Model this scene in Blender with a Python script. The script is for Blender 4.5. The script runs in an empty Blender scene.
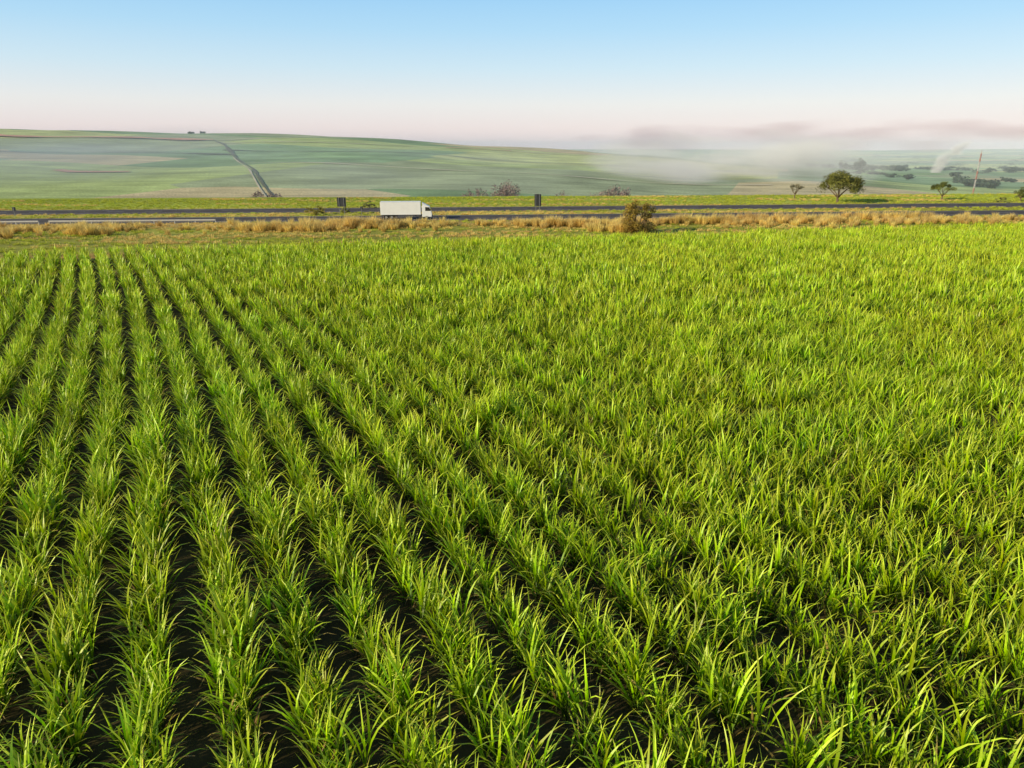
import bpy, bmesh, math, random
import numpy as np
from mathutils import Vector, Matrix, noise
random.seed(7); rng=np.random.default_rng(7)
sc=bpy.context.scene
sc.view_settings.view_transform='Standard'; sc.view_settings.look='None'; sc.view_settings.exposure=0
ZP=-3.85
# ------------------------------------------------------------------ helpers
def ss(a,b,x):
    t=np.clip((np.asarray(x,float)-a)/(np.asarray(b,float)-a),0,1); return t*t*(3-2*t)
def yn(X): return 155+0.09*np.asarray(X,float)          # near edge of the highway
def fedge(X): return 101+0.33*np.asarray(X,float)       # far edge of cane field
def H(X,Y):
    X=np.asarray(X,float);Y=np.asarray(Y,float)
    z=ZP*ss(40,yn(X)-5,Y)
    a=ss(yn(X)+62,430,Y)
    val=np.interp(X,[-900,-200,100,600],[-20,-22,-26,-44])
    z=z*(1-a)+val*a
    R=np.interp(X,[-2400,-1300,-1000,-590,-400,-221,-20,174,371,767,1300],[40,44,41,36,30,22.5,11,-2,-16,-40,-50])
    q=np.clip((Y-430)/1000,0,1); q=q*q*(3-2*q)*0.45+q*0.55
    z=z+(R-val)*q
    b=ss(1450,2900,Y)
    far=-62+10*np.sin(X*0.0011+1)*np.sin(Y*0.0013)+16*np.sin(X*0.0006+Y*0.0004+2)
    z=z*(1-b)+far*b
    w=ss(300,700,Y)
    z=z+w*(1.6*np.sin(X*0.011+Y*0.004)+1.2*np.sin(X*0.023-Y*0.009+1))
    return z
def h(x,y): return float(H(x,y))

def mat(name):
    m=bpy.data.materials.new(name); m.use_nodes=True
    nt=m.node_tree; nt.nodes.clear(); return m,nt
def N(nt,t,**k):
    n=nt.nodes.new(t)
    for a,b in k.items():
        if hasattr(n,a): setattr(n,a,b)
    return n
def L(nt,a,b): nt.links.new(a,b)
def simple(name,col,rough=0.6,metal=0,var=0.15,scale=3.0,spec=0.5):
    m,nt=mat(name)
    o=N(nt,'ShaderNodeOutputMaterial'); p=N(nt,'ShaderNodeBsdfPrincipled')
    p.inputs['Roughness'].default_value=rough; p.inputs['Metallic'].default_value=metal
    p.inputs['Specular IOR Level'].default_value=spec
    tc=N(nt,'ShaderNodeNewGeometry'); ns=N(nt,'ShaderNodeTexNoise'); ns.inputs['Scale'].default_value=scale
    ns.inputs['Detail'].default_value=5
    L(nt,tc.outputs['Position'],ns.inputs['Vector'])
    r=N(nt,'ShaderNodeValToRGB'); c=r.color_ramp
    c.elements[0].position=.3; c.elements[1].position=.7
    c.elements[0].color=tuple(x*(1-var) for x in col)+(1,); c.elements[1].color=tuple(min(1,x*(1+var)) for x in col)+(1,)
    L(nt,ns.outputs['Fac'],r.inputs['Fac']); L(nt,r.outputs['Color'],p.inputs['Base Color'])
    L(nt,p.outputs[0],o.inputs['Surface']); return m
def leafmat(name,transl=0.35,rough=0.45,bright=1.0,inst=True,h0=.476,h1=.512):
    m,nt=mat(name)
    o=N(nt,'ShaderNodeOutputMaterial'); p=N(nt,'ShaderNodeBsdfPrincipled'); t=N(nt,'ShaderNodeBsdfTranslucent')
    mx=N(nt,'ShaderNodeMixShader'); mx.inputs[0].default_value=transl
    a=N(nt,'ShaderNodeAttribute'); a.attribute_name='col'
    hs=N(nt,'ShaderNodeHueSaturation'); hs.inputs['Saturation'].default_value=1.03
    L(nt,a.outputs['Color'],hs.inputs['Color'])
    oi=N(nt,'ShaderNodeObjectInfo')
    mr=N(nt,'ShaderNodeMapRange'); mr.inputs['To Min'].default_value=0.80*bright; mr.inputs['To Max'].default_value=1.24*bright
    L(nt,oi.outputs['Random'],mr.inputs['Value'])
    # slow drift of hue over the field (vigour of the crop)
    g=N(nt,'ShaderNodeNewGeometry'); ns=N(nt,'ShaderNodeTexNoise'); ns.inputs['Scale'].default_value=0.09; ns.inputs['Detail'].default_value=1
    L(nt,g.outputs['Position'],ns.inputs['Vector'])
    ad=N(nt,'ShaderNodeMath'); ad.operation='MULTIPLY_ADD'; ad.inputs[1].default_value=.35; L(nt,oi.outputs['Random'],ad.inputs[0]); L(nt,ns.outputs['Fac'],ad.inputs[2])
    mr2=N(nt,'ShaderNodeMapRange'); mr2.inputs['From Min'].default_value=.35; mr2.inputs['From Max'].default_value=1.0
    mr2.inputs['To Min'].default_value=h0; mr2.inputs['To Max'].default_value=h1
    L(nt,ad.outputs[0],mr2.inputs['Value']); L(nt,mr2.outputs[0],hs.inputs['Hue'])
    if inst: L(nt,mr.outputs[0],hs.inputs['Value'])
    else: hs.inputs['Value'].default_value=bright
    p.inputs['Roughness'].default_value=rough; p.inputs['Specular IOR Level'].default_value=0.35
    L(nt,hs.outputs[0],p.inputs['Base Color']); L(nt,hs.outputs[0],t.inputs['Color'])
    L(nt,p.outputs[0],mx.inputs[1]); L(nt,t.outputs[0],mx.inputs[2]); L(nt,mx.outputs[0],o.inputs['Surface'])
    return m
def mesh_np(name,V,F,cols=None,material=None,link=True,smooth=False):
    me=bpy.data.meshes.new(name); me.from_pydata([tuple(v) for v in V],[],[tuple(f) for f in F]); me.update()
    if cols is not None:
        at=me.color_attributes.new('col','FLOAT_COLOR','POINT')
        C=np.ones((len(V),4),np.float32); C[:,:3]=cols; at.data.foreach_set('color',C.ravel())
    if smooth:
        me.polygons.foreach_set('use_smooth',[True]*len(me.polygons))
    ob=bpy.data.objects.new(name,me)
    if material: me.materials.append(material)
    if link: sc.collection.objects.link(ob)
    return ob
def empty(name,loc):
    e=bpy.data.objects.new(name,None); e.location=loc; sc.collection.objects.link(e); return e

# ------------------------------------------------------------------ camera
cam=bpy.data.cameras.new('camera'); co=bpy.data.objects.new('camera',cam); sc.collection.objects.link(co)
co.location=(0,0,11.5); co.rotation_euler=(math.radians(90-19),0,0)
cam.sensor_width=36; cam.lens=36*692/1024; cam.clip_end=40000; cam.clip_start=0.1
sc.camera=co

# ------------------------------------------------------------------ light
SUN=Vector((-0.85,-0.53,0)).normalized(); EL=math.radians(21)
sd=Vector((SUN.x*math.cos(EL),SUN.y*math.cos(EL),math.sin(EL)))
sl=bpy.data.lights.new('sun','SUN'); sl.energy=5.0; sl.angle=math.radians(0.5); sl.color=(1,0.88,0.60)
so=bpy.data.objects.new('sun',sl); sc.collection.objects.link(so)
so.rotation_euler=sd.to_track_quat('Z','Y').to_euler()
w=bpy.data.worlds.new('World'); sc.world=w; w.use_nodes=True; nt=w.node_tree
bg=nt.nodes['Background']; bg.inputs['Strength'].default_value=0.15
sky=N(nt,'ShaderNodeTexSky'); sky.sky_type='NISHITA'; sky.sun_disc=False
sky.sun_elevation=EL; sky.sun_rotation=math.atan2(SUN.x,SUN.y); sky.altitude=600; sky.dust_density=0.6; sky.air_density=1.0; sky.ozone_density=1.3
# warm morning haze near the horizon of the sky
tcw=N(nt,'ShaderNodeTexCoord'); sw=N(nt,'ShaderNodeSeparateXYZ'); L(nt,tcw.outputs['Generated'],sw.inputs[0])
rw=N(nt,'ShaderNodeValToRGB'); e=rw.color_ramp.elements
e[0].position=0; e[0].color=(.78,.66,.70,1); e[1].position=.45; e[1].color=(.07,.15,.33,1)
for ps,cc in ((.022,(.88,.76,.76,1)),(.052,(.84,.83,.82,1)),(.095,(.62,.79,.89,1)),(.14,(.44,.71,.92,1)),(.19,(.31,.62,.92,1)),(.27,(.17,.38,.68,1))):
    q=rw.color_ramp.elements.new(ps); q.color=cc
L(nt,sw.outputs['Z'],rw.inputs['Fac'])
gs=N(nt,'ShaderNodeVectorMath',operation='SCALE'); gs.inputs['Scale'].default_value=6.9; L(nt,rw.outputs[0],gs.inputs[0])
mw=N(nt,'ShaderNodeMixRGB'); mw.inputs[0].default_value=.88; L(nt,sky.outputs[0],mw.inputs[1]); L(nt,gs.outputs[0],mw.inputs[2])
L(nt,mw.outputs[0],bg.inputs['Color'])

# ------------------------------------------------------------------ terrain
def geo(a,b,n,s0):
    t=np.linspace(0,1,n+1)[1:]; k=math.log(abs(b-a)/s0+1)
    return a+np.sign(b-a)*(np.exp(k*t)-1)*s0
xs=np.concatenate([geo(-260,-14000,70,8*8)[::-1],np.arange(-260,261,4),geo(260,14000,70,8*8)])
ys=np.concatenate([geo(-40,-4000,12,40)[::-1],np.arange(-40,281,2),geo(280,14000,150,150)])
XX,YY=np.meshgrid(xs,ys); ZZ=H(XX,YY)
V=np.stack([XX.ravel(),YY.ravel(),ZZ.ravel()],1); nx=len(xs); ny=len(ys)
idx=np.arange(nx*ny).reshape(ny,nx)
F=np.stack([idx[:-1,:-1].ravel(),idx[:-1,1:].ravel(),idx[1:,1:].ravel(),idx[1:,:-1].ravel()],1)
X=V[:,0];Y=V[:,1]
def blend(C,c,m): return C*(1-m[:,None])+np.array(c)[None]*m[:,None]
C=np.tile(np.array([0.090,0.070,0.030]),(len(V),1))
d=Y-fedge(X)
C=blend(C,[0.50,0.29,0.08],ss(-1,1.5,d))
C=blend(C,[0.30,0.34,0.05],ss(6,12,d)*0.8)
C=blend(C,[0.52,0.36,0.11],ss(-12,-7,Y-yn(X)))
C=blend(C,[0.48,0.41,0.09],ss(1,4,Y-yn(X)))
C=blend(C,[0.38,0.42,0.06],ss(36,42,Y-yn(X)))
C=blend(C,[0.27,0.36,0.09],ss(70,140,Y-yn(X)))
terr=mesh_np('ground',V,F,C,smooth=True)
m,nt=mat('ground_mat'); o=N(nt,'ShaderNodeOutputMaterial'); p=N(nt,'ShaderNodeBsdfPrincipled'); p.inputs['Roughness'].default_value=.95
p.inputs['Specular IOR Level'].default_value=.05
a=N(nt,'ShaderNodeAttribute'); a.attribute_name='col'
g=N(nt,'ShaderNodeNewGeometry'); sep=N(nt,'ShaderNodeSeparateXYZ'); L(nt,g.outputs['Position'],sep.inputs[0])
fm=N(nt,'ShaderNodeMapRange'); fm.inputs['From Min'].default_value=300; fm.inputs['From Max'].default_value=450; L(nt,sep.outputs['Y'],fm.inputs['Value'])
mp=N(nt,'ShaderNodeMapping'); mp.inputs['Rotation'].default_value=(0,0,.25); mp.inputs['Scale'].default_value=(1/330,1/230,0); mp.inputs['Location'].default_value=(3.3,1.7,0)
L(nt,g.outputs['Position'],mp.inputs['Vector'])
vo=N(nt,'ShaderNodeTexVoronoi'); vo.distance='CHEBYCHEV'; vo.inputs['Scale'].default_value=1; vo.inputs['Randomness'].default_value=.8
L(nt,mp.outputs[0],vo.inputs['Vector'])
sc1=N(nt,'ShaderNodeSeparateColor'); L(nt,vo.outputs['Color'],sc1.inputs[0])
r=N(nt,'ShaderNodeValToRGB'); cr=r.color_ramp; cr.interpolation='CONSTANT'
cr.elements[0].color=(0.24,0.36,0.15,1); cr.elements[1].color=(0.60,0.50,0.27,1); cr.elements[1].position=.92
for ps,cc in ((.2,(0.46,0.54,0.20,1)),(.38,(0.28,0.41,0.20,1)),(.55,(0.54,0.58,0.22,1)),(.68,(0.38,0.43,0.23,1)),(.8,(0.32,0.46,0.17,1))):
    e=cr.elements.new(ps); e.color=cc
L(nt,sc1.outputs[0],r.inputs['Fac'])
mx=N(nt,'ShaderNodeMixRGB'); L(nt,fm.outputs[0],mx.inputs[0]); L(nt,a.outputs['Color'],mx.inputs[1]); L(nt,r.outputs[0],mx.inputs[2])
def noisemul(src,scale,lo,hi,det=6,vec=None):
    ns=N(nt,'ShaderNodeTexNoise'); ns.inputs['Scale'].default_value=scale; ns.inputs['Detail'].default_value=det
    L(nt,vec or g.outputs['Position'],ns.inputs['Vector'])
    mr=N(nt,'ShaderNodeMapRange'); mr.inputs['From Min'].default_value=.32; mr.inputs['From Max'].default_value=.68
    mr.inputs['To Min'].default_value=lo; mr.inputs['To Max'].default_value=hi; L(nt,ns.outputs['Fac'],mr.inputs['Value'])
    mm=N(nt,'ShaderNodeMixRGB',blend_type='MULTIPLY'); mm.inputs[0].default_value=1
    L(nt,src,mm.inputs[1]); L(nt,mr.outputs[0],mm.inputs[2]); return mm.outputs[0]
mp2=N(nt,'ShaderNodeMapping'); mp2.inputs['Rotation'].default_value=(0,0,.15); mp2.inputs['Scale'].default_value=(.008,.06,0); L(nt,g.outputs['Position'],mp2.inputs['Vector'])
c1=noisemul(mx.outputs[0],.9,.65,1.35,4); c1=noisemul(c1,.02,.78,1.2,4); c1=noisemul(c1,1.0,.82,1.18,3,mp2.outputs[0])
L(nt,c1,p.inputs['Base Color']); L(nt,p.outputs[0],o.inputs['Surface']); terr.data.materials.append(m)

# draped farm tracks on the hill
def drape(name,pts,width,mt,lift=0.4,step=12):
    P=[]
    for (x0,y0),(x1,y1) in zip(pts[:-1],pts[1:]):
        n=max(1,int(math.hypot(x1-x0,y1-y0)/step))
        for i in range(n): P.append((x0+(x1-x0)*i/n,y0+(y1-y0)*i/n))
    P.append(pts[-1]); V=[];F=[]
    for i,(x,y) in enumerate(P):
        a=P[max(0,i-1)];b=P[min(len(P)-1,i+1)]
        dx,dy=b[0]-a[0],b[1]-a[1]; l=math.hypot(dx,dy); nxx,nyy=-dy/l,dx/l
        w=width*(0.8+0.8*noise.noise(Vector((x*.02,y*.02,0))))
        for s in (-1,-.33,.33,1):
            px,py=x+nxx*w/2*s,y+nyy*w/2*s; V.append((px,py,h(px,py)+lift))
        if i:
            k=4*i
            for j in range(3): F.append((k-4+j,k-3+j,k+1+j,k+j))
    return mesh_np(name,V,F,None,mt)
red=simple('red_soil',(0.66,0.32,0.19),.95,scale=.05)
pale=simple('pale_track',(0.62,0.54,0.36),.95,scale=.05)
dk=simple('hedge_green',(0.13,0.14,0.08),.95,scale=.1)
drape('farm_track',[(-1300,1190),(-1000,1180),(-800,1150),(-560,1160),(-480,1180)],32,red,1.8)
drape('farm_track',[(-480,1180),(-427,1080),(-330,870)],6,dk,.8)
drape('farm_track',[(-330,870),(-250,700),(-160,480),(-125,410)],3.4,dk,.5)
drape('farm_track',[(-334,872),(-255,702),(-166,482)],1.8,pale,.6)
drape('farm_track',[(-480,1180),(-350,1320),(-300,1400)],9,pale,.9)
drape('farm_track',[(-430,1090),(-200,1180),(60,1220),(300,1260)],8,pale,.9)
drape('farm_track',[(-380,960),(-120,980),(160,930),(330,960)],8,dk,.8)
drape('farm_track',[(-440,700),(-420,690),(-370,700)],14,red,.8)
drape('farm_track',[(-110,1210),(-60,1205),(0,1215)],18,red,.9)
drape('farm_track',[(-1100,900),(-800,860),(-560,900),(-345,905)],9,dk,.8)
drape('farm_track',[(-290,780),(-100,760),(100,700),(260,720)],5,pale,.8)

# ------------------------------------------------------------------ highway
asph=simple('asphalt',(0.095,0.078,0.068),.9,var=.2,scale=.4,spec=.15)
white=simple('road_paint',(0.7,0.7,0.66),.7,var=.1)
ZR=ZP+0.12
def strip(o0,o1,z,x0,x1,skirt=True,step=20):
    V=[];F=[];n=max(1,int((x1-x0)/step)); 
    for i in range(n+1):
        x=x0+(x1-x0)*i/n; y=float(yn(x))
        V+=[(x,y+o0-(.4 if skirt else 0),z-(.3 if skirt else 0)),(x,y+o0,z),(x,y+o1,z),(x,y+o1+(.4 if skirt else 0),z-(.3 if skirt else 0))]
        if i:
            k=4*i
            for j in (range(3) if skirt else (1,)): F.append((k-4+j,k+j,k+1+j,k-3+j))
    return V,F
def joinstrips(name,lst,mt):
    V=[];F=[]
    for v,f in lst:
        b=len(V); V+=v; F+=[tuple(i+b for i in q) for q in f]
    return mesh_np(name,V,F,None,mt)
road=joinstrips('highway',[strip(0,11,ZR,-900,900),strip(22,33,ZR,-900,900)],asph)
ls=[]
for o in (0,22):
    ls.append(strip(o+.7,o+.9,ZR+.01,-900,900,False)); ls.append(strip(o+10.0,o+10.2,ZR+.01,-900,900,False))
    for i in range(-40,40): ls.append(strip(o+5.4,o+5.55,ZR+.01,i*9.,i*9.+4,False,4))
mk=joinstrips('road_markings',ls,white); 

def box(bm,x0,x1,y0,y1,z0,z1,bev=0,mi=0):
    r=bmesh.ops.create_cube(bm,size=1); vs=r['verts']
    for v in vs: v.co=Vector(((x0+x1)/2+v.co.x*(x1-x0),(y0+y1)/2+v.co.y*(y1-y0),(z0+z1)/2+v.co.z*(z1-z0)))
    fs=set(f for v in vs for f in v.link_faces)
    for f in fs: f.material_index=mi
    if bev:
        es=list(set(e for v in vs for e in v.link_edges))
        rr=bmesh.ops.bevel(bm,geom=es,offset=bev,segments=2,affect='EDGES',profile=.6)
        for f in rr['faces']: f.material_index=mi
def cyl(bm,c,r,hgt,axis='Z',seg=20,mi=0,r2=None):
    rr=bmesh.ops.create_cone(bm,cap_ends=True,segments=seg,radius1=r,radius2=r if r2 is None else r2,depth=hgt)
    M=Matrix.Translation(c)@({'Z':Matrix(),'Y':Matrix.Rotation(math.pi/2,4,'X'),'X':Matrix.Rotation(math.pi/2,4,'Y')}[axis])
    for v in rr['verts']: v.co=M@v.co
    for f in set(f for v in rr['verts'] for f in v.link_faces): f.material_index=mi
def fin(bm,name,mats,parent=None):
    me=bpy.data.meshes.new(name); bm.to_mesh(me); bm.free()
    for q in mats: me.materials.append(q)
    ob=bpy.data.objects.new(name,me); sc.collection.objects.link(ob)
    if parent: ob.parent=parent
    return ob
galv=simple('galvanised',(0.50,0.48,0.45),.6,.1,var=.1)
def rail(off,x0,x1):
    bm=bmesh.new(); prof=[(0,.42),(-.05,.50),(.02,.57),(-.05,.64),(0,.74)]
    n=int((x1-x0)/4); rows=[]
    for i in range(n+1):
        x=x0+(x1-x0)*i/n; y=float(yn(x))+off
        rows.append([bm.verts.new((x,y+a,ZP+b+.1)) for a,b in prof])
        box(bm,x-.06,x+.06,y+.04,y+.16,ZP-.1,ZP+.80)
    for a,b in zip(rows[:-1],rows[1:]):
        for j in range(4): bm.faces.new((a[j],b[j],b[j+1],a[j+1]))
    return fin(bm,'guardrail',[galv])
rail(-1.5,-95,-62); rail(-1.5,-128,-97)

# ------------------------------------------------------------------ truck
paint=simple('truck_white',(0.80,0.80,0.78),.35,var=.03,scale=1)
blk=simple('rubber',(0.02,0.02,0.02),.8); glass=simple('glass_dark',(0.02,0.025,0.03),.08,spec=.8)
metal=simple('chassis',(0.10,0.10,0.11),.6,.3); redl=simple('red_light',(0.5,0.02,0.01),.3); chrome=simple('rim',(0.6,0.6,0.6),.3,.8)
tx=-23.0; ty=float(yn(tx))+2.6
T=empty('box_truck',(tx,ty,ZR)); T.rotation_euler=(0,0,math.atan(.09)); T.scale=(.97,.97,.97)
bm=bmesh.new(); box(bm,-5.8,3.15,-1.28,1.28,1.12,3.85,.05)
for i in range(1,9): 
    for s in (-1,1): box(bm,-5.8+i*1.0-.02,-5.8+i*1.0+.02,s*1.281-.008,s*1.281+.008,1.25,3.72)
for s in (-1,1):
    box(bm,-5.82,3.17,s*1.29-.015,s*1.29+.015,3.76,3.87); box(bm,-5.82,3.17,s*1.29-.015,s*1.29+.015,1.08,1.2)
fin(bm,'cargo_box',[paint],T)
bm=bmesh.new()
pr=[(3.4,.55),(5.55,.55),(5.62,1.2),(5.5,1.75),(5.2,2.75),(4.9,2.95),(3.5,3.0),(3.4,2.9)]
A=[bm.verts.new((x,-1.2,z)) for x,z in pr];B=[bm.verts.new((x,1.2,z)) for x,z in pr]
bm.faces.new(A);bm.faces.new(B[::-1])
for i in range(len(pr)): j=(i+1)%len(pr); bm.faces.new((A[j],A[i],B[i],B[j]))
bmesh.ops.recalc_face_normals(bm,faces=bm.faces); bmesh.ops.bevel(bm,geom=list(bm.edges),offset=.06,segments=2,affect='EDGES')
D=[bm.verts.new(q) for q in ((3.5,-1.1,3.0),(4.8,-1.0,2.98),(3.5,-1.1,3.65),(3.5,1.1,3.0),(4.8,1.0,2.98),(3.5,1.1,3.65))]
bm.faces.new((D[0],D[1],D[2]));bm.faces.new((D[3],D[5],D[4]));bm.faces.new((D[1],D[4],D[5],D[2]));bm.faces.new((D[0],D[2],D[5],D[3]))
fin(bm,'cab',[paint],T)
bm=bmesh.new()
for s in (-1,1):
    q=[bm.verts.new((x,s*1.206,z)) for x,z in ((4.15,1.85),(5.35,1.85),(5.1,2.65),(4.15,2.7))]; bm.faces.new(q)
q=[bm.verts.new(v) for v in ((5.51,-1.08,1.85),(5.51,1.08,1.85),(5.26,1.05,2.7),(5.26,-1.05,2.7))]; bm.faces.new(q)
fin(bm,'windows',[glass],T)
bm=bmesh.new(); box(bm,-5.7,5.3,-.45,.45,.75,1.05,.02); box(bm,-5.85,-5.7,-1.2,1.2,.5,.7,.02); box(bm,5.5,5.75,-1.22,1.22,.4,.85,.04)
for s in (-1,1): box(bm,-1.9,1.9,s*1.15-.03,s*1.15+.03,.55,.95,.01); box(bm,5.25,5.4,s*1.38-.08,s*1.38+.08,1.9,2.4,.02)
cyl(bm,Vector((2.6,-.85,.75)),.3,1.0,'X')
fin(bm,'chassis',[metal],T)
bm=bmesh.new()
for x in (-4.6,-3.35,4.4):
    for s in (-1,1):
        cyl(bm,Vector((x,s*1.03,.52)),.52,.32,'Y',28,0); cyl(bm,Vector((x,s*1.19,.52)),.28,.05,'Y',20,1)
        if x<4: box(bm,x-.6,x+.6,s*1.0-.22,s*1.0+.22,1.055,1.085)
fin(bm,'wheels',[blk,chrome],T)
bm=bmesh.new()
for s in (-1,1): box(bm,-5.9,-5.855,s*1.0-.15,s*1.0+.15,.52,.66,.01)
fin(bm,'tail_lights',[redl],T)

# ------------------------------------------------------------------ road signs (seen from the back)
sback=simple('sign_back',(0.03,0.032,0.035),.6); spole=simple('sign_pole',(0.25,0.25,0.25),.5,.5)
def sign(x,off,wd,ht,top,n=2):
    y=float(yn(x))+off; E=empty('road_sign',(x,y,ZP))
    bm=bmesh.new(); box(bm,-wd/2,wd/2,-.03,.03,top-ht,top,.02)
    for z in (top-ht*.3,top-ht*.7): box(bm,-wd/2+.05,wd/2-.05,-.08,-.033,z-.04,z+.04)
    fin(bm,'panel',[sback],E)
    bm=bmesh.new()
    for i in range(n): cyl(bm,Vector(((i-(n-1)/2)*wd*.55,-.13,top/2)),.05,top+.1,'Z',12)
    fin(bm,'posts',[spole],E)
sign(-40,16,2.1,2.1,3.9); sign(6.2,16,1.6,2.8,4.4); sign(-112,15,.8,.8,2.3,1); sign(-35,13.5,.6,.6,2.0,1)

# ------------------------------------------------------------------ instancing via geometry nodes
def scatter(name,pts,rots,scls,idxs,protos):
    coll=bpy.data.collections.new(name+'_parts')
    for q in protos: coll.objects.link(q)
    me=bpy.data.meshes.new(name); me.from_pydata(pts,[],[])
    at=me.attributes.new('irot','FLOAT_VECTOR','POINT'); at.data.foreach_set('vector',np.array(rots,np.float32).ravel())
    at=me.attributes.new('iscl','FLOAT_VECTOR','POINT'); at.data.foreach_set('vector',np.array(scls,np.float32).ravel())
    at=me.attributes.new('iidx','INT','POINT'); at.data.foreach_set('value',np.array(idxs,np.int32))
    ob=bpy.data.objects.new(name,me); sc.collection.objects.link(ob)
    ng=bpy.data.node_groups.new(name+'_gn','GeometryNodeTree')
    ng.interface.new_socket('Geometry',in_out='INPUT',socket_type='NodeSocketGeometry')
    ng.interface.new_socket('Geometry',in_out='OUTPUT',socket_type='NodeSocketGeometry')
    gi=ng.nodes.new('NodeGroupInput'); go=ng.nodes.new('NodeGroupOutput')
    ip=ng.nodes.new('GeometryNodeInstanceOnPoints'); ci=ng.nodes.new('GeometryNodeCollectionInfo')
    ci.inputs['Collection'].default_value=coll; ci.inputs['Separate Children'].default_value=True; ci.inputs['Reset Children'].default_value=True
    def na(n,t):
        q=ng.nodes.new('GeometryNodeInputNamedAttribute'); q.data_type=t; q.inputs['Name'].default_value=n; return [s for s in q.outputs if s.enabled and s.name=='Attribute'][0]
    e2r=ng.nodes.new('FunctionNodeEulerToRotation')
    ng.links.new(na('irot','FLOAT_VECTOR'),e2r.inputs[0]); ng.links.new(e2r.outputs[0],ip.inputs['Rotation'])
    ng.links.new(na('iscl','FLOAT_VECTOR'),ip.inputs['Scale']); ng.links.new(na('iidx','INT'),ip.inputs['Instance Index'])
    ip.inputs['Pick Instance'].default_value=True
    ng.links.new(ci.outputs[0],ip.inputs['Instance']); ng.links.new(gi.outputs[0],ip.inputs['Points']); ng.links.new(ip.outputs[0],go.inputs[0])
    md=ob.modifiers.new('scatter','NODES'); md.node_group=ng
    return ob
def blade(V,F,C,base,az,ang0,bend,length,width,nseg,cb,cm,ct):
    p=Vector(base); ang=ang0; side=Vector((-math.sin(az),math.cos(az),0)); tw=random.uniform(-.9,.9)
    b=len(V)
    for i in range(nseg+1):
        t=i/nseg
        wv=width*(0.55+1.3*t if t<.3 else 0.94*(1-((t-.3)/.7)**1.7))
        d=Vector((math.cos(az)*math.sin(ang),math.sin(az)*math.sin(ang),math.cos(ang)))
        sv=(side*math.cos(tw*t)+d.cross(side)*math.sin(tw*t))*max(wv,.002)*.5
        V.append(p-sv); V.append(p+sv)
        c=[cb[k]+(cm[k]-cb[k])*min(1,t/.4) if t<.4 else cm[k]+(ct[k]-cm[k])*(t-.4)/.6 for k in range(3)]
        C.append(c); C.append(c)
        if i: F.append((b+2*i-2,b+2*i-1,b+2*i+1,b+2*i))
        p=p+d*(length/nseg); ang=min(2.7,ang+bend/nseg*(0.35+1.5*t))
def cane_clump(i,lod=0):
    V=[];F=[];C=[]
    for s in range(random.randint(7,9) if lod==0 else random.randint(6,8)):
        r=(.29 if lod==0 else .28)*math.sqrt(random.random()); a=random.uniform(0,6.283); bx,by=r*math.cos(a),r*math.sin(a)
        lean=random.uniform(0,.35); la=a+random.uniform(-1,1); hh=random.uniform(.25,.85)
        az0=random.uniform(0,6.283); n=random.randint(5,8) if lod==0 else random.randint(4,5)
        for k in range(n):
            f=k/(n-1)
            z=hh*(.25+.75*f); az=az0+math.pi*k+random.uniform(-.7,.7)
            ln=random.uniform(.7,1.25)*(0.75+.3*math.sin(f*2.6))
            ang0=.7-.6*f+random.uniform(-.1,.15); bd=random.uniform(.5,2.1)*(1.15-.5*f)
            v=random.uniform(.6,1.4); y=random.random()
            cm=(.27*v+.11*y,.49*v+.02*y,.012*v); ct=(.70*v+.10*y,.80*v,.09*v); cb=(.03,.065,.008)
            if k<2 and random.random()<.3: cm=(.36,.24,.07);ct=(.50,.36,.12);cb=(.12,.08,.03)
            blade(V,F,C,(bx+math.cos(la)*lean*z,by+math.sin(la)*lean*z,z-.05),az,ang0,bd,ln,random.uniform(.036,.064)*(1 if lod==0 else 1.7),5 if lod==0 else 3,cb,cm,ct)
        if lod==0:
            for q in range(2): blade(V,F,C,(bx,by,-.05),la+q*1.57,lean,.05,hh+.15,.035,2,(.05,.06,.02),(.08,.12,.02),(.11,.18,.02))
    C=np.minimum(np.array(C),.88)
    return mesh_np('cane_clump_%02d'%i,V,F,C,lm,link=False)
lm=leafmat('cane_leaf',transl=.28,rough=.40,h0=.486,h1=.516)
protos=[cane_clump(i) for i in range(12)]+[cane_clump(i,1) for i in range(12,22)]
def gx(Y): 
    Yc=min(Y,60.0); base=.44*Y+.16*Yc*Yc/120 if Y>0 else .44*Y
    if Y>60: base+=.16*(Y-60)
    return base
pts=[];rots=[];scl=[];ids=[]
for k in range(-60,110):
    x0=k*1.74-.6; Yp=-12.0
    while Yp<150:
        far=Yp>45+random.uniform(-6,6)
        Yp+=random.uniform(.30,.50) if not far else random.uniform(.42,.62)
        x=x0-gx(Yp)+random.gauss(0,.075)+.18*noise.noise(Vector((k*3.1,Yp*.12,0)))
        if Yp>fedge(x)+random.uniform(-.3,.3): continue
        if abs(x)>.78*max(Yp,0)+16: continue
        g_=noise.noise(Vector((x*.06,Yp*.06,5.)))*.14+noise.noise(Vector((x*.35,Yp*.35,2.)))*.2
        if random.random()<.03: continue
        s=random.uniform(.84,1.15)+g_
        pts.append((x,Yp,h(x,Yp))); rots.append((random.gauss(0,.08),random.gauss(0,.08),random.uniform(0,6.28)))
        scl.append((s,s,s*random.uniform(.9,1.18))); ids.append(12+random.randrange(10) if far else random.randrange(12))
print('cane',len(pts))
scatter('sugarcane_field',pts,rots,scl,ids,protos)

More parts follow.
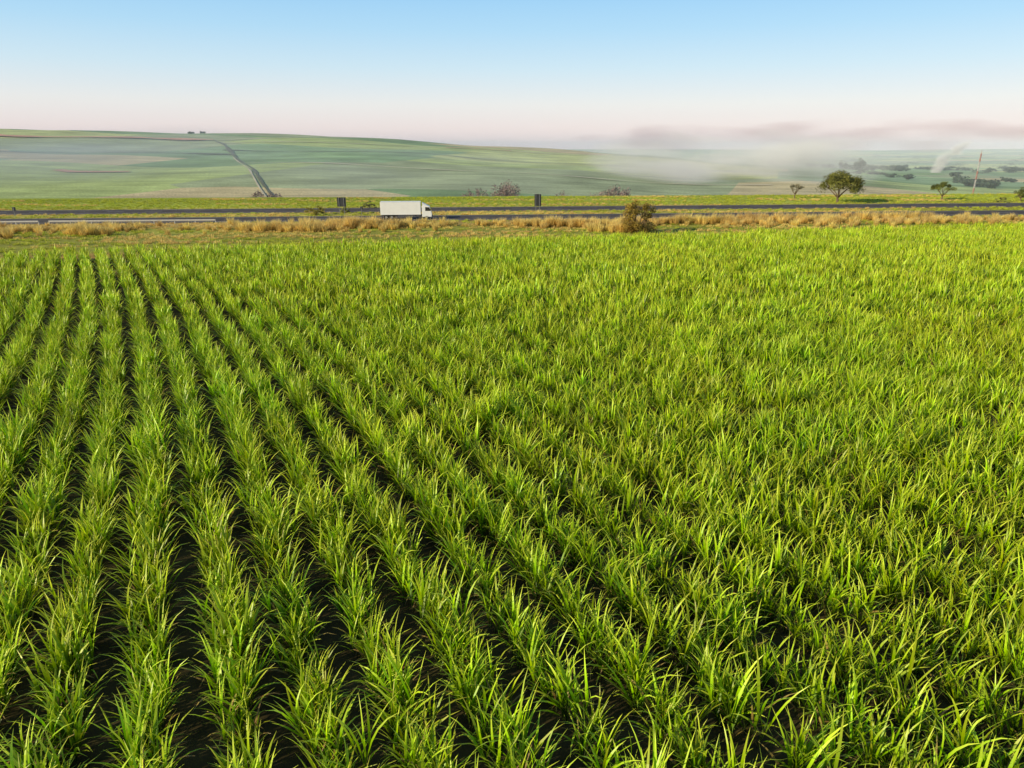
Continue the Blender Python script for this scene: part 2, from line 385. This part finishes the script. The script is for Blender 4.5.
# dry / green verge grass
def tuft(i,n,hgt,spread,dry):
    V=[];F=[];C=[]
    for k in range(n):
        a=random.uniform(0,6.283); r=spread*math.sqrt(random.random())
        v=random.uniform(.75,1.15)
        if dry: cm=(.78*v,.55*v,.16*v);ct=(.88*v,.70*v,.28*v);cb=(.40,.27,.08)
        else: cm=(.42*v,.48*v,.05*v);ct=(.62*v,.60*v,.09*v);cb=(.16,.19,.03)
        blade(V,F,C,(r*math.cos(a),r*math.sin(a),-.02),a+random.uniform(-1,1),random.uniform(0,.35),random.uniform(.3,1.4),hgt*random.uniform(.5,1.1),.055,3,cb,cm,ct)
    return mesh_np('tuft',V,F,np.minimum(np.array(C),.9),gm,link=False)
gm=leafmat('grass_leaf',.3,.7,h0=.485)
pr2=[tuft(i,30,.5,.45,True) for i in range(3)]+[tuft(i,30,.45,.45,False) for i in range(3)]+[tuft(i,100,1.6,.5,True) for i in range(3)]
pts=[];rots=[];scl=[];ids=[]
def addt(x,y,s,i):
    pts.append((x,y,h(x,y))); rots.append((0,0,random.uniform(0,6.28))); scl.append((s,s,s*random.uniform(.8,1.2))); ids.append(i)
for _ in range(24000):
    x=random.uniform(-150,175); off=random.uniform(-60,75); y=float(yn(x))+off
    if y<fedge(x)+.8: continue
    if -0.8<off<11.6 or 21.3<off<33.8: continue
    n1=noise.noise(Vector((x*.03,y*.12,3.)))
    dry= n1>(.0 if off<-18 else -.08) if off<0 else (n1>.0 if off<25 else n1>.25)
    if off<-16 and noise.noise(Vector((x*.03,y*.2,8.)))>.15 and random.random()<.6: continue
    addt(x,y,random.uniform(.5,1.15),random.randrange(3)+(0 if dry else 3))
for _ in range(1500):
    x=random.uniform(-130,170); o_=random.gauss(-13,4.5)
    y=float(yn(x))+o_
    if o_>-3 or y<fedge(x)+1.5: continue
    if noise.noise(Vector((x*.07,y*.15,1.)))<-.12: continue
    addt(x,y,random.uniform(.35,1.1),6+random.randrange(3))
for cx,cy,rx,ry,n in ((-30,139,8,1.8,150),(-42,132,8,2,110),(-93,118,7,2,90),(-75,124,3,1.2,40),(12,140,12,1.5,60),(36,146,14,1.5,80),(58,150,14,1.5,90),(80,155,12,1.2,60),(20,128,4,1,40)):
    for _ in range(n):
        x=random.gauss(cx,rx*.55);y=random.gauss(cy,ry*.6)
        if y<fedge(x)+1 or y>yn(x)-2: continue
        addt(x,y,random.uniform(.6,1.45),6+random.randrange(3))
scatter('verge_grass',pts,rots,scl,ids,pr2)

# ------------------------------------------------------------------ trees
bark=simple('bark',(0.16,0.11,0.07),.9,var=.3,scale=6)
tl=leafmat('tree_leaf',.2,.6,1.0,False,h0=.48)
def limb(V,F,p0,p1,r0,r1,seg=7,bow=.1):
    p0=Vector(p0);p1=Vector(p1);n=5; d=(p1-p0); ax=d.orthogonal().normalized(); bx=d.cross(ax).normalized(); off=Vector((random.uniform(-1,1),random.uniform(-1,1),random.uniform(-.3,.6)))*d.length*bow
    b=len(V)
    for i in range(n+1):
        t=i/n; c=p0+d*t+off*math.sin(t*math.pi); r=r0+(r1-r0)*t
        for j in range(seg):
            a=j/seg*6.283; V.append(c+ax*r*math.cos(a)+bx*r*math.sin(a))
        if i:
            for j in range(seg): F.append((b+(i-1)*seg+j,b+(i-1)*seg+(j+1)%seg,b+i*seg+(j+1)%seg,b+i*seg+j))
def tree(name,x,y,hgt,wid,crown_bot,kind='round',nleaf=5000,leaf=.22,base=(.06,.09,.02),z=None,nclump=26):
    z0=h(x,y)-.1 if z is None else z
    E=empty(name,(x,y,z0)); V=[];F=[]; LV=[];LF=[];LC=[]
    fork=crown_bot*random.uniform(.55,.8); limb(V,F,(0,0,-.2),(random.uniform(-.2,.2),0,fork),hgt*.045,hgt*.032)
    cl=[]
    for i in range(nclump):
        a=random.uniform(0,6.283); r=wid/2*math.sqrt(random.random())*.85
        rr=r/(wid/2)
        if kind=='umbrella':
            zt=hgt-(hgt-crown_bot)*(.2+.55*rr*rr)*random.uniform(.7,1.35); cs=Vector((wid*.12,wid*.12,(hgt-crown_bot)*.2))
        else:
            top=crown_bot+(hgt-crown_bot)*math.sqrt(max(0,1-rr*rr*.9)); zt=random.uniform(crown_bot*.9,top-(hgt-crown_bot)*.12); cs=Vector((wid*.12,wid*.12,(hgt-crown_bot)*.14))
        c=Vector((r*math.cos(a),r*math.sin(a)*.9,zt)); cl.append((c,cs*random.uniform(.55,1.3),random.uniform(.45,1.55)))
    lims=[]
    for i in range(6):
        a=i/6*6.283+random.uniform(-.4,.4); q=Vector((math.cos(a)*wid*.2,math.sin(a)*wid*.2,fork+(hgt-fork)*random.uniform(.3,.5)))
        limb(V,F,(0,0,fork*.97),q,hgt*.022,hgt*.012,6); lims.append(q)
    for c,s,_ in cl:
        q=min(lims,key=lambda l:(l-c).length); limb(V,F,q,c,hgt*.009,hgt*.003,4,.08)
    mesh_np('trunk_and_limbs',V,F,None,bark).parent=E
    for k in range(nleaf):
        c,s,v=random.choice(cl)
        dd=Vector((random.gauss(0,1),random.gauss(0,1),random.gauss(0,1))); dd.normalize(); dd*=random.random()**.45
        p=c+Vector((dd.x*s.x,dd.y*s.y,dd.z*s.z))
        u=Vector((random.gauss(0,1),random.gauss(0,1),random.gauss(0,.6))).normalized(); w_=u.orthogonal().normalized()
        l=leaf*random.uniform(.6,1.4); b=len(LV)
        LV+= [p-u*l*.6,p+w_*l*.35,p+u*l*.6,p-w_*l*.35]; LF.append((b,b+1,b+2,b+3))
        vv=v*random.uniform(.75,1.25); LC+=[(base[0]*vv,base[1]*vv,base[2]*vv)]*4
    mesh_np('crown',LV,LF,LC,tl).parent=E
    return E
tree('acacia_tree',92.5,203,8.8,13.8,2.0,'umbrella',10000,.32,(.17,.17,.035),nclump=52)
tree('acacia_tree',128,213,5.4,7.2,2.2,'umbrella',3000,.25,(.15,.17,.04))
tree('broadleaf_tree',148,208,4.5,4.5,1.4,'round',1800,.22,(.14,.17,.045))
tree('acacia_tree',87,220,4.6,5.5,1.8,'umbrella',900,.22,(.2,.18,.1))
tree('flowering_shrub_tree',22.8,127,6.8,6.9,.7,'round',7000,.20,(.30,.21,.04),nclump=40)
def bush(name,x,y,hgt,wid,base,nl=1500,leaf=.2):
    tree(name,x,y,hgt,wid,hgt*.15,'round',nl,leaf,base,nclump=16)
bush('bush',-46,167,2.4,5.5,(.36,.32,.06)); bush('bush',-40,172,1.6,3,(.24,.24,.06),600); bush('bush',-37,185,2,4,(.15,.16,.06),600)
bush('bush',140,204,2,4,(.2,.22,.06),600)
def thicket(name,items,base,leaf,nl):
    V=[];F=[];C=[]
    for x,y,wd,ht in items:
        z0=h(x,y); cl=[(Vector((x+random.uniform(-.4,.4)*wd,y+random.uniform(-.4,.4)*wd,z0+ht*random.uniform(.15,.8))),wd*random.uniform(.12,.24),ht*random.uniform(.15,.28),random.uniform(.6,1.4)) for _ in range(12)]
        for _ in range(nl):
            c,a,b_,v=random.choice(cl); dd=Vector((random.gauss(0,1),random.gauss(0,1),random.gauss(0,1))).normalized()*random.random()**.4
            p=c+Vector((dd.x*a,dd.y*a,dd.z*b_)); u=Vector((random.gauss(0,1),random.gauss(0,1),random.gauss(0,1))).normalized(); w_=u.orthogonal().normalized()
            l=leaf*random.uniform(.6,1.4); b=len(V); V+=[p-u*l*.6,p+w_*l*.4,p+u*l*.6,p-w_*l*.4]; F.append((b,b+1,b+2,b+3))
            vv=v*random.uniform(.8,1.2); C+=[(base[0]*vv,base[1]*vv,base[2]*vv)]*4
    return mesh_np(name,V,F,C,tl)
thicket('thicket',[(-9+random.uniform(-11,11),330+random.uniform(-10,10),9,random.uniform(8,13)) for _ in range(9)]+
 [(36+random.uniform(-16,16),325+random.uniform(-10,10),8,random.uniform(7,11)) for _ in range(9)]+
 [(-115+random.uniform(-8,8),340+random.uniform(-10,10),7,random.uniform(7,9)) for _ in range(4)],(.30,.22,.19),.5,450)
thicket('distant_trees',[(710+random.uniform(-22,22),1500+random.uniform(-30,30),16,random.uniform(16,24)) for _ in range(6)]+
 [(random.uniform(800,1700),random.uniform(1600,2300),random.uniform(20,50),random.uniform(8,16)) for _ in range(80)]+
 [(random.uniform(560,900),random.uniform(850,1250),random.uniform(14,30),random.uniform(6,10)) for _ in range(26)]+
 [(-600+random.uniform(-15,15),1400,10,3) for _ in range(3)]+
 [(random.uniform(900,4200),random.uniform(3000,5500),random.uniform(50,200),random.uniform(14,26)) for _ in range(70)],(.06,.09,.05),2.4,300)

# ------------------------------------------------------------------ lattice mast
mx_,my_=325,505; mz=h(mx_,my_); MH=6.5-mz
E=empty('radio_mast',(mx_,my_,mz)); mr_=simple('mast_red',(.42,.16,.12),.6); mw_=simple('mast_white',(.5,.47,.45),.6)
bm=bmesh.new()
def bar(a,b,r,mi):
    a=Vector(a);b=Vector(b);d=b-a; q=d.to_track_quat('Z','Y').to_matrix().to_4x4()
    rr=bmesh.ops.create_cone(bm,cap_ends=True,segments=6,radius1=r,radius2=r,depth=d.length); M=Matrix.Translation((a+b)/2)@q
    for v in rr['verts']: v.co=M@v.co
    for f in set(f for v in rr['verts'] for f in v.link_faces): f.material_index=mi
ns_=14
for i in range(ns_):
    z0=MH*i/ns_; z1=MH*(i+1)/ns_; w0=.55-.2*i/ns_; w1=.55-.2*(i+1)/ns_; mi=(i//2)%2
    cs=[(math.cos(a),math.sin(a)) for a in (0,2.094,4.189)]
    for k in range(3):
        k2=(k+1)%3
        bar((cs[k][0]*w0,cs[k][1]*w0,z0),(cs[k][0]*w1,cs[k][1]*w1,z1),.12,mi)
        bar((cs[k][0]*w0,cs[k][1]*w0,z0),(cs[k2][0]*w1,cs[k2][1]*w1,z1),.06,mi)
bar((0,0,MH),(0,0,MH+2.0),.1,0)
fin(bm,'lattice',[mr_,mw_],E)

# ------------------------------------------------------------------ haze and smoke (real volumes)
def volbox(name,x0,x1,y0,y1,z0,z1,build,rate=1.0):
    bm=bmesh.new(); box(bm,x0,x1,y0,y1,z0,z1); m,nt=mat(name+'_mat'); o=N(nt,'ShaderNodeOutputMaterial'); pv=N(nt,'ShaderNodeVolumePrincipled')
    pv.inputs['Anisotropy'].default_value=-.3
    try: m.cycles.volume_step_rate=rate
    except Exception as ex: print('rate',ex)
    L(nt,pv.outputs[0],o.inputs['Volume']); build(nt,pv); return fin(bm,name,[m])
def b1(nt,pv):
    pv.inputs['Color'].default_value=(.80,.90,1,1); pv.inputs['Density'].default_value=.00015
volbox('haze',-9000,9000,240,7500,-120,45,b1)
def mth(nt,op,a,b=None,c=None):
    n=N(nt,'ShaderNodeMath'); n.operation=op
    for i,v in enumerate((a,b,c)):
        if v is None: continue
        if isinstance(v,(int,float)): n.inputs[i].default_value=v
        else: L(nt,v,n.inputs[i])
    return n.outputs[0]
def rng_(nt,v,a,b,c,d_):
    n=N(nt,'ShaderNodeMapRange'); n.interpolation_type='SMOOTHSTEP'
    for k,q in zip(('From Min','From Max','To Min','To Max'),(a,b,c,d_)): n.inputs[k].default_value=q
    L(nt,v,n.inputs['Value']); return n.outputs[0]
# density = smoothstep(noise - k*((z-zc)/hh)^2 - edge falloff)
def smoke(name,x0,x1,y0,y1,z0,z1,dens,col,scale,lo,hi,zc,hh,k=.25,rate=4.0,tilt=0):
    def b(nt,pv):
        g=N(nt,'ShaderNodeNewGeometry'); s=N(nt,'ShaderNodeSeparateXYZ'); L(nt,g.outputs['Position'],s.inputs[0])
        mp=N(nt,'ShaderNodeMapping'); mp.inputs['Scale'].default_value=scale; L(nt,g.outputs['Position'],mp.inputs['Vector'])
        ns=N(nt,'ShaderNodeTexNoise'); ns.inputs['Scale'].default_value=1; ns.inputs['Detail'].default_value=2; L(nt,mp.outputs[0],ns.inputs['Vector'])
        v=ns.outputs['Fac']
        def fall(sock,c,r,kk):
            q=mth(nt,'DIVIDE',mth(nt,'SUBTRACT',sock,c),r); return mth(nt,'MULTIPLY',mth(nt,'MULTIPLY',q,q),kk)
        zz=s.outputs['Z']
        if tilt: zz=mth(nt,'SUBTRACT',zz,mth(nt,'MULTIPLY',mth(nt,'SUBTRACT',s.outputs['X'],x0),tilt))
        v=mth(nt,'SUBTRACT',v,fall(zz,zc,hh,k))
        qx=fall(s.outputs['X'],(x0+x1)/2,(x1-x0)/2,1); v=mth(nt,'SUBTRACT',v,mth(nt,'MULTIPLY',mth(nt,'MULTIPLY',qx,qx),.45))
        qy=fall(s.outputs['Y'],(y0+y1)/2,(y1-y0)/2,1); v=mth(nt,'SUBTRACT',v,mth(nt,'MULTIPLY',mth(nt,'MULTIPLY',qy,qy),.45))
        v=rng_(nt,v,lo,hi,0,dens); L(nt,v,pv.inputs['Density']); pv.inputs['Color'].default_value=col
    return volbox(name,x0,x1,y0,y1,z0,z1,b,rate)
smoke('smoke_bank',-1150,300,330,1250,-45,40,.0032,(.86,.96,1,1),(.003,.004,.02),.36,.66,-16,38)
smoke('smoke_bank',40,470,620,1150,-60,50,.020,(1,1,1,1),(.007,.007,.03),.38,.68,-12,42)
smoke('smoke_plume',-500,6000,3500,4000,-20,220,.0048,(.76,.60,.67,1),(.0022,.001,.009),.28,.64,20,85,.3,4,.012)
# column of a small field fire: narrow drifting plume whose axis leans with the wind
def column(nt,pv):
    x0,y0,zb,zt=842.0,1440.0,-46.0,12.0
    g=N(nt,'ShaderNodeNewGeometry'); s=N(nt,'ShaderNodeSeparateXYZ'); L(nt,g.outputs['Position'],s.inputs[0])
    ns=N(nt,'ShaderNodeTexNoise'); ns.inputs['Scale'].default_value=.045; ns.inputs['Detail'].default_value=3; L(nt,g.outputs['Position'],ns.inputs['Vector'])
    u=mth(nt,'DIVIDE',mth(nt,'SUBTRACT',s.outputs['Z'],zb),zt-zb)
    ax=mth(nt,'ADD',mth(nt,'MULTIPLY',mth(nt,'MULTIPLY',u,u),48.0),x0)
    rad=mth(nt,'ADD',mth(nt,'MULTIPLY',u,20.0),7.0)
    dx=mth(nt,'DIVIDE',mth(nt,'SUBTRACT',s.outputs['X'],ax),rad); dy=mth(nt,'DIVIDE',mth(nt,'SUBTRACT',s.outputs['Y'],y0),rad)
    r2=mth(nt,'ADD',mth(nt,'MULTIPLY',dx,dx),mth(nt,'MULTIPLY',dy,dy))
    v=mth(nt,'SUBTRACT',mth(nt,'SUBTRACT',mth(nt,'MULTIPLY',ns.outputs['Fac'],1.6),mth(nt,'MULTIPLY',r2,.35)),mth(nt,'MULTIPLY',mth(nt,'MULTIPLY',u,u),.35))
    L(nt,rng_(nt,v,.3,.8,0,.07),pv.inputs['Density']); pv.inputs['Color'].default_value=(1,1,1,1)
volbox('smoke_column',815,940,1395,1485,-48,22,column,1.0)
